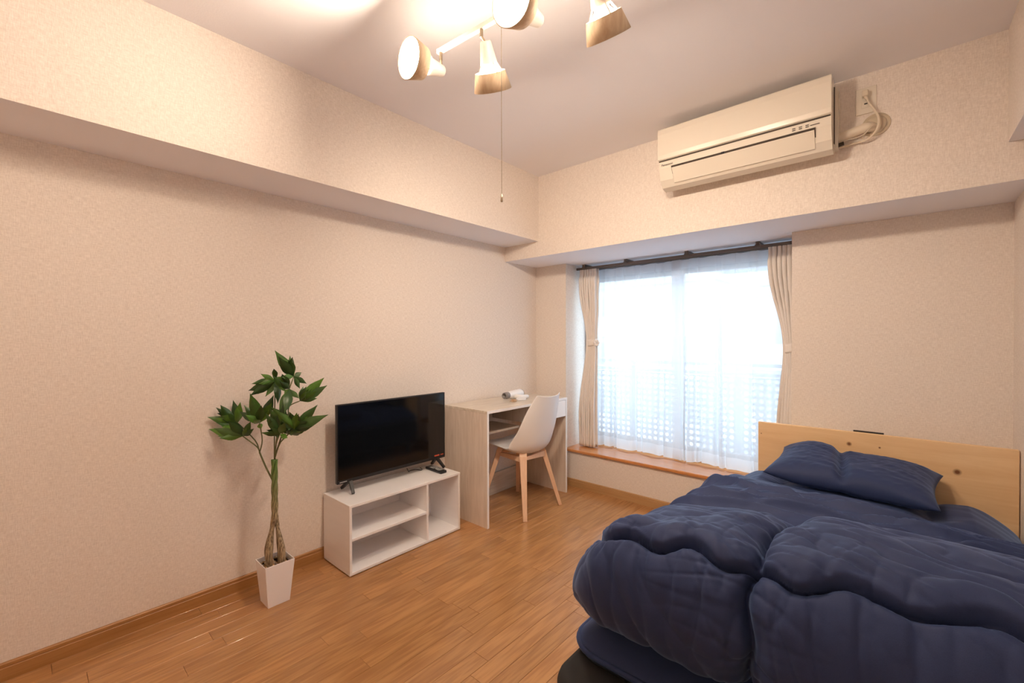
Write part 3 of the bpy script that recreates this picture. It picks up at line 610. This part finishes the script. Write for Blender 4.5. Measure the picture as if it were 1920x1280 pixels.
# ------------------------------------------------------------------ bed
HY = 2.82
t = thing('bed', 'bed frame with a knotty pine headboard', 'bed', (2.26, 1.9, 0))
put('headboard', rbox((1.774, HY, .12), (2.766, HY+.025, .731), .0025, 2), PINE, t, org=(0, 0, 0))
put('headboard_bracket', box((2.205, HY+.026, .60), (2.325, HY+.040, .737)), BLACK, t, label='black metal bracket behind the board')
put('base_frame', rbox((1.76, .99, .095), (2.72, HY-.002, .128), .004), BLACK, t)
for xx in (1.80, 2.66):
    for yy in (1.05, 1.9, 2.74): put('leg', loft([(xx, yy, .096), (xx, yy, 0)], [.024, .018], 14), BLACK, t)
def roundrect(x0, x1, y0, y1, r, n=8):
    P = []
    for (cx_, cy_, a0_) in ((x1-r, y1-r, 0), (x0+r, y1-r, PI/2), (x0+r, y0+r, PI), (x1-r, y0+r, 1.5*PI)):
        for k in range(n+1): a = a0_+PI/2*k/n; P.append((cx_+r*math.cos(a), cy_+r*math.sin(a)))
    return P
def slab(x0, x1, y0, y1, r, levels):
    V = []; F = []; n = None
    for (z, ins) in levels:
        R = roundrect(x0+ins, x1-ins, y0+ins, y1-ins, max(.008, r-ins)); n = len(R); V += [(a, b, z) for a, b in R]
    for i in range(len(levels)-1):
        for k in range(n): F.append((i*n+k, i*n+(k+1) % n, (i+1)*n+(k+1) % n, (i+1)*n+k))
    F.append(tuple(range(n))); F.append(tuple((len(levels)-1)*n+k for k in range(n))); return V, F
mt = thing('mattress', 'black mesh-sided mattress under the navy topper', 'mattress', (2.22, 1.87, .13))
put('mattress_body', slab(1.692, 2.752, .905, HY-.004, .075, [(.130, .02), (.137, .006), (.15, 0), (.31, 0), (.327, .006), (.335, .022)]), MESHB, mt, smooth=True)
# topper
tx0, tx1, ty0_, ty1_ = 1.690, 2.750, 1.005, HY-.006
tp = thing('mattress_topper', 'navy quilted futon topper with piped edge under the comforter', 'mattress topper', (2.22, 1.9, .336))
def tp_(e): t_ = max(0, min(1, e/.15)); return t_**.85*(1-.15*t_)/.85
def topz(x, y):
    ex = min(x-tx0, tx1-x); ey = min(y-ty0_, ty1_-y); e = min(ex, ey)
    if ex < .10 and ey < .10: e = .10 - math.hypot(.10-ex, .10-ey)
    e = max(0, e); z = .370 + (.078 + .030*sm((y-1.5)/.3))*tp_(e)
    if y > 1.6:
        sx = min(abs(x-1.93-.01*math.sin(y*30)), abs(x-2.47-.012*math.sin(y*26))); sy = abs(y-2.33-.012*math.sin(x*32)); d = min(sx, sy)
        pf = sm((y-1.6)/.2); z += pf*(.035*(1-math.exp(-(d/.055)**1.3)) - .012)
        z += .005*nz(x*5, y*16, 1)*pf + .0035*math.exp(-sx/.06)*nz(x*8, y*60, 4) + .0035*math.exp(-sy/.06)*nz(x*60, y*8, 9)
    return z
def topg(u, v):
    x = tx0+(tx1-tx0)*u; y = ty0_+(ty1_-ty0_)*v
    # round the plan corners
    r = .09; dx_ = max(0, tx0+r-x, x-(tx1-r)); dy_ = max(0, ty0_+r-y, y-(ty1_-r))
    if dx_ > 0 and dy_ > 0:
        m_ = max(dx_, dy_); q = m_/math.hypot(dx_, dy_); sx = math.copysign(1, (x-2.2)); sy = math.copysign(1, (y-1.9))
        x = (x - sx*dx_) + sx*dx_*q; y = (y - sy*dy_) + sy*dy_*q
        e = r - m_; return (x, y, .370+(.078 + .030*sm((y-1.5)/.3))*tp_(e))
    return (x, y, topz(x, y))
put('topper_cover', grid(150, 230, topg), NAVY, tp, smooth=True)
put('topper_side', slab(tx0, tx1, ty0_, ty1_, .09, [(.336, .022), (.342, .008), (.356, .001), (.371, 0), (.374, .01)]), NAVY2, tp, smooth=True)
pr_ = roundrect(tx0-.001, tx1-.004, ty0_-.001, ty1_-.004, .09); pr_.append(pr_[0])
put('piping', loft([(a, b, .366) for a, b in pr_], .0075, 8, cap=False), NAVY, tp, smooth=True)

# comforter: profile (y,z) from its underside at the foot, up the front face, over the puffs to the far edge
PRF = [(1.12, .470), (1.03, .465), (.975, .480), (.938, .540), (.925, .610), (.932, .69), (.957, .745), (.995, .778), (1.07, .803), (1.16, .815), (1.26, .795), (1.35, .740), (1.43, .690), (1.54, .676), (1.64, .674), (1.74, .664), (1.84, .650), (1.94, .636), (2.01, .622), (2.050, .612), (2.062, .590), (2.058, .555), (2.04, .52)]
N = 600; arc = [0]; pt0 = crom(PRF, 0); PTS = [pt0]
for k in range(1, N+1):
    p = crom(PRF, k/N); PTS.append(p); arc.append(arc[-1]+math.hypot(p[0]-PTS[-2][0], p[1]-PTS[-2][1]))
LT = arc[-1]
def pa(a):
    lo = 0; hi = N
    while hi-lo > 1:
        m_ = (lo+hi)//2
        if arc[m_] <= a: lo = m_
        else: hi = m_
    q = (a-arc[lo])/max(1e-9, arc[hi]-arc[lo]); return (PTS[lo][0]+(PTS[hi][0]-PTS[lo][0])*q, PTS[lo][1]+(PTS[hi][1]-PTS[lo][1])*q)
A_SEAM = min(range(N+1), key=lambda k: abs(PTS[k][1]-.750)+(PTS[k][0] > 1.2)*9); A_SEAM = arc[A_SEAM] + .022
A_VAL = min(range(N+1), key=lambda k: abs(PTS[k][0]-1.47)); A_VAL = arc[A_VAL]
cx0, cx1 = 1.745, 2.752; XS = 2.155
def comf(u, v):
    a = v*LT; y, z = pa(a)
    wl, wr = .15, .035                                            # rounded left / right flanks in the u direction
    if u < wl: th = u/wl*PI/2; RR = .09+.08*sm((a-A_SEAM+.05)/.15)-.06*sm((a-A_VAL+.07)/.10); x = cx0 + RR*(1-math.cos(th)); k = math.sin(th)**(.65+.3*sm((a-A_SEAM)/.1))
    elif u > 1-wr: th = (1-u)/wr*PI/2; x = cx1 - .035*(1-math.cos(th)); k = math.sin(th)**.8
    else: RR = .09+.08*sm((a-A_SEAM+.05)/.15)-.06*sm((a-A_VAL+.07)/.10); x = cx0+RR + (cx1-.035-cx0-RR)*(u-wl)/(1-wl-wr); k = 1
    xr = (x-1.72)/.60
    low = (1-sm(xr))*((.14+.09*sm((a-A_SEAM-.03)/.15))*sm((a-.15)/.2))*(1-.45*sm((a-A_VAL+.07)/.12))                          # the pile is lower towards the window side
    zb_ = .455; y0_ = y; bulge = math.sin(PI*min(1, k))*.0
    z = zb_ + (z-zb_)*(1-low)
    front = 1-sm((a-A_SEAM)/.18)
    y += (1-k)*.15*front - .025*low*0
    z = zb_ + (z-zb_)*k
    if u < wl: x -= (.085-.045*sm((a-A_SEAM-.1)/.2))*math.sin(PI*min(1, max(0, k)))*(1-k)
    # far edge runs obliquely: nearer to the foot on the wall side
    far = sm((a-A_VAL)/(LT-A_VAL)); y += far*(.10-.26*sm((x-1.75)/.95))
    return x, y, z, a, k
def cre(v, p=1.6): return -(max(0, 1-abs(v)*3.2)**p)              # a thin crease where the noise crosses zero
def cdisp(x, y, a, k):
    d = 0
    # scalloped cross seam between front face and top puffs
    sc = .017*math.sin(x*2*PI/.155+1.2+.8*math.sin(x*9))+.010*math.sin(x*2*PI/.39+.4)+.075*(1-sm((x-1.73)/.14))+.014*sm((x-2.3)/.3)
    ds = a-(A_SEAM+sc); xs = XS + .007*math.sin(a*2*PI/.22)+.03*sm((a-A_SEAM)/.4); dx = abs(x-xs); on = (1-sm((a-A_VAL+.05)/.12))
    if ds > 0: d += -.024*math.exp(-(ds/.0075)**2)+.013*math.exp(-((ds-.050)/.045)**2)
    else: d += -.024*math.exp(-(ds/.009)**2)-.010*math.exp(ds/.03)
    d += -(.026*math.exp(-(dx/.008)**2)+.026*math.exp(-(dx/.035)**2))*on
    dv = a-(A_VAL+.012*math.sin(x*2*PI/.2)); d += (-.030 if dv < 0 else -.012)*math.exp(-(dv/(.030 if dv < 0 else .012))**2); dv = abs(dv)
    # gathers run square to the seams and die out away from them
    g1 = math.exp(-abs(ds)/.10)
    d += .0045*g1*nz(x*34+a*2, a*4, 2.2) + .006*g1*cre(nz(x*22+nz(x*5, a*5, 1)*1.5, a*5, 5))
    d += on*math.exp(-dx/.10)*(.004*nz(x*5, a*30, 7)+.006*cre(nz(x*6, a*20+nz(x*5, a*5, 4), 11)))
    d += .004*math.exp(-dv/.07)*nz(x*36, a*6, 3)
    fr = 1-sm((a-A_SEAM+.04)/.08); top_ = (1-fr)*(1-sm((a-A_VAL)/.08))
    d += .008*nz(x*2.6, a*2.6, 1)
    d += fr*(.005*nz(x*9+a*2, a*2.0, 9)+.007*cre(nz(x*7+a*1.5, a*2.2, 8), 2)+.004*cre(nz(x*15, a*3, 28), 2))
    d += top_*(.004*nz(x*6-a*4, a*11+x*3, 12)+.007*cre(nz(x*5-a*3, a*13+x*4, 15), 2)+.004*cre(nz(x*9, a*24+x*9, 18), 2))
    st = sm((a-A_VAL-.04)/.08)*(1-.6*sm((a-LT+.12)/.1))
    rr_ = 1-abs(nz(x*2.6, a*7-x*2.2, 21))*2; d += st*(.022*rr_*abs(rr_)-.010+.005*nz(x*9, a*15, 31)+.005*cre(nz(x*6, a*16-x*5, 41)))
    for (a_, m_, A_, w_, c_, xw) in ((.07, .10, .022, .013, 1.95, .22), (.12, -.12, .020, .010, 2.25, .25), (.16, .16, .024, .014, 2.00, .2), (.20, -.05, .020, .011, 2.50, .25), (.10, .22, .024, .012, 2.60, .16), (.26, .08, .020, .013, 2.25, .3), (.32, -.14, .020, .012, 1.95, .2), (.33, .12, .018, .012, 2.55, .2), (.38, .02, .014, .010, 2.2, .3)):
        q = a-A_VAL-a_-m_*(x-c_)+.008*math.sin(x*23+a_*40)
        if abs(q) < .06: d += 1.35*A_*math.exp(-abs(q/w_)**1.5)*math.exp(-((x-c_)/xw)**4)
    return d
NU, NV = 340, 480
G = [[comf(i/(NU-1), j/(NV-1)) for j in range(NV)] for i in range(NU)]
V = []
for i in range(NU):
    for j in range(NV):
        x, y, z, a, k = G[i][j]
        p1 = Vector(G[min(i+1, NU-1)][j][:3])-Vector(G[max(i-1, 0)][j][:3]); p2 = Vector(G[i][min(j+1, NV-1)][:3])-Vector(G[i][max(j-1, 0)][:3])
        n = p1.cross(p2)
        if n.length > 1e-9: n.normalize()
        else: n = Vector((0, 0, 1))
        d = cdisp(x, y, a, k)*(.35+.65*min(1, k*1.2)); e = sm(j/12)*sm((NV-1-j)/8)
        q = Vector((x, y, z))+n*d*e; V.append((min(q.x, 2.764), q.y, q.z))
F = [(i*NV+j, (i+1)*NV+j, (i+1)*NV+j+1, i*NV+j+1) for i in range(NU-1) for j in range(NV-1)]
o = put('comforter', (V, F), NAVY, org=(2.22, 1.5, .50), smooth=True, label='puffy navy blue comforter bunched over the foot of the bed', cat='comforter')

# pillow
pc_ = Vector((2.205, 2.60, .577)); ang = math.radians(-4)
def pil(u, v, sgn):
    a, b = 2*u-1, 2*v-1; L, W = .315, .185
    px = a*L*(1-.06*(1-abs(a))*0-.07*math.cos(b*PI/2)*abs(a)**3); py = b*W*(1-.12*math.cos(a*PI/2)*abs(b)**3+.04)
    e = max(0, (1-a**4)*(1-b**4))**.55; th = .062*e
    cr2 = math.exp(-((a+.09+.10*b)/.07)**2)                     # the crease in the middle
    th *= 1-.55*cr2*(1 if sgn > 0 else .2)
    th += (.006*nz(a*4+b*3, b*5, 2+sgn)+.004*nz(a*9, b*16, 3)*(1-abs(b))+.003*nz(a*16-b*9, b*8, 6))*e
    z = sgn*th + .030*b*.9 + (.020*(-a) if a < 0 else 0) - .018*abs(a)**3 + .018*math.exp(-((a+.5)/.3)**2)*(b+.4)
    X = px*math.cos(ang)-py*math.sin(ang); Y = px*math.sin(ang)+py*math.cos(ang)
    return (pc_.x+X, pc_.y+Y, pc_.z+z)
v1 = grid(90, 60, lambda u, v: pil(u, v, 1)); v2 = grid(90, 60, lambda u, v: pil(u, v, -1))
o = put('pillow', join(v1, v2), NAVY, org=tuple(pc_), smooth=True, label='navy blue pillow lying against the pine headboard', cat='pillow')
bm = bmesh.new(); bm.from_mesh(o.data); bmesh.ops.remove_doubles(bm, verts=bm.verts, dist=.0008); bmesh.ops.recalc_face_normals(bm, faces=bm.faces); bm.to_mesh(o.data); bm.free()
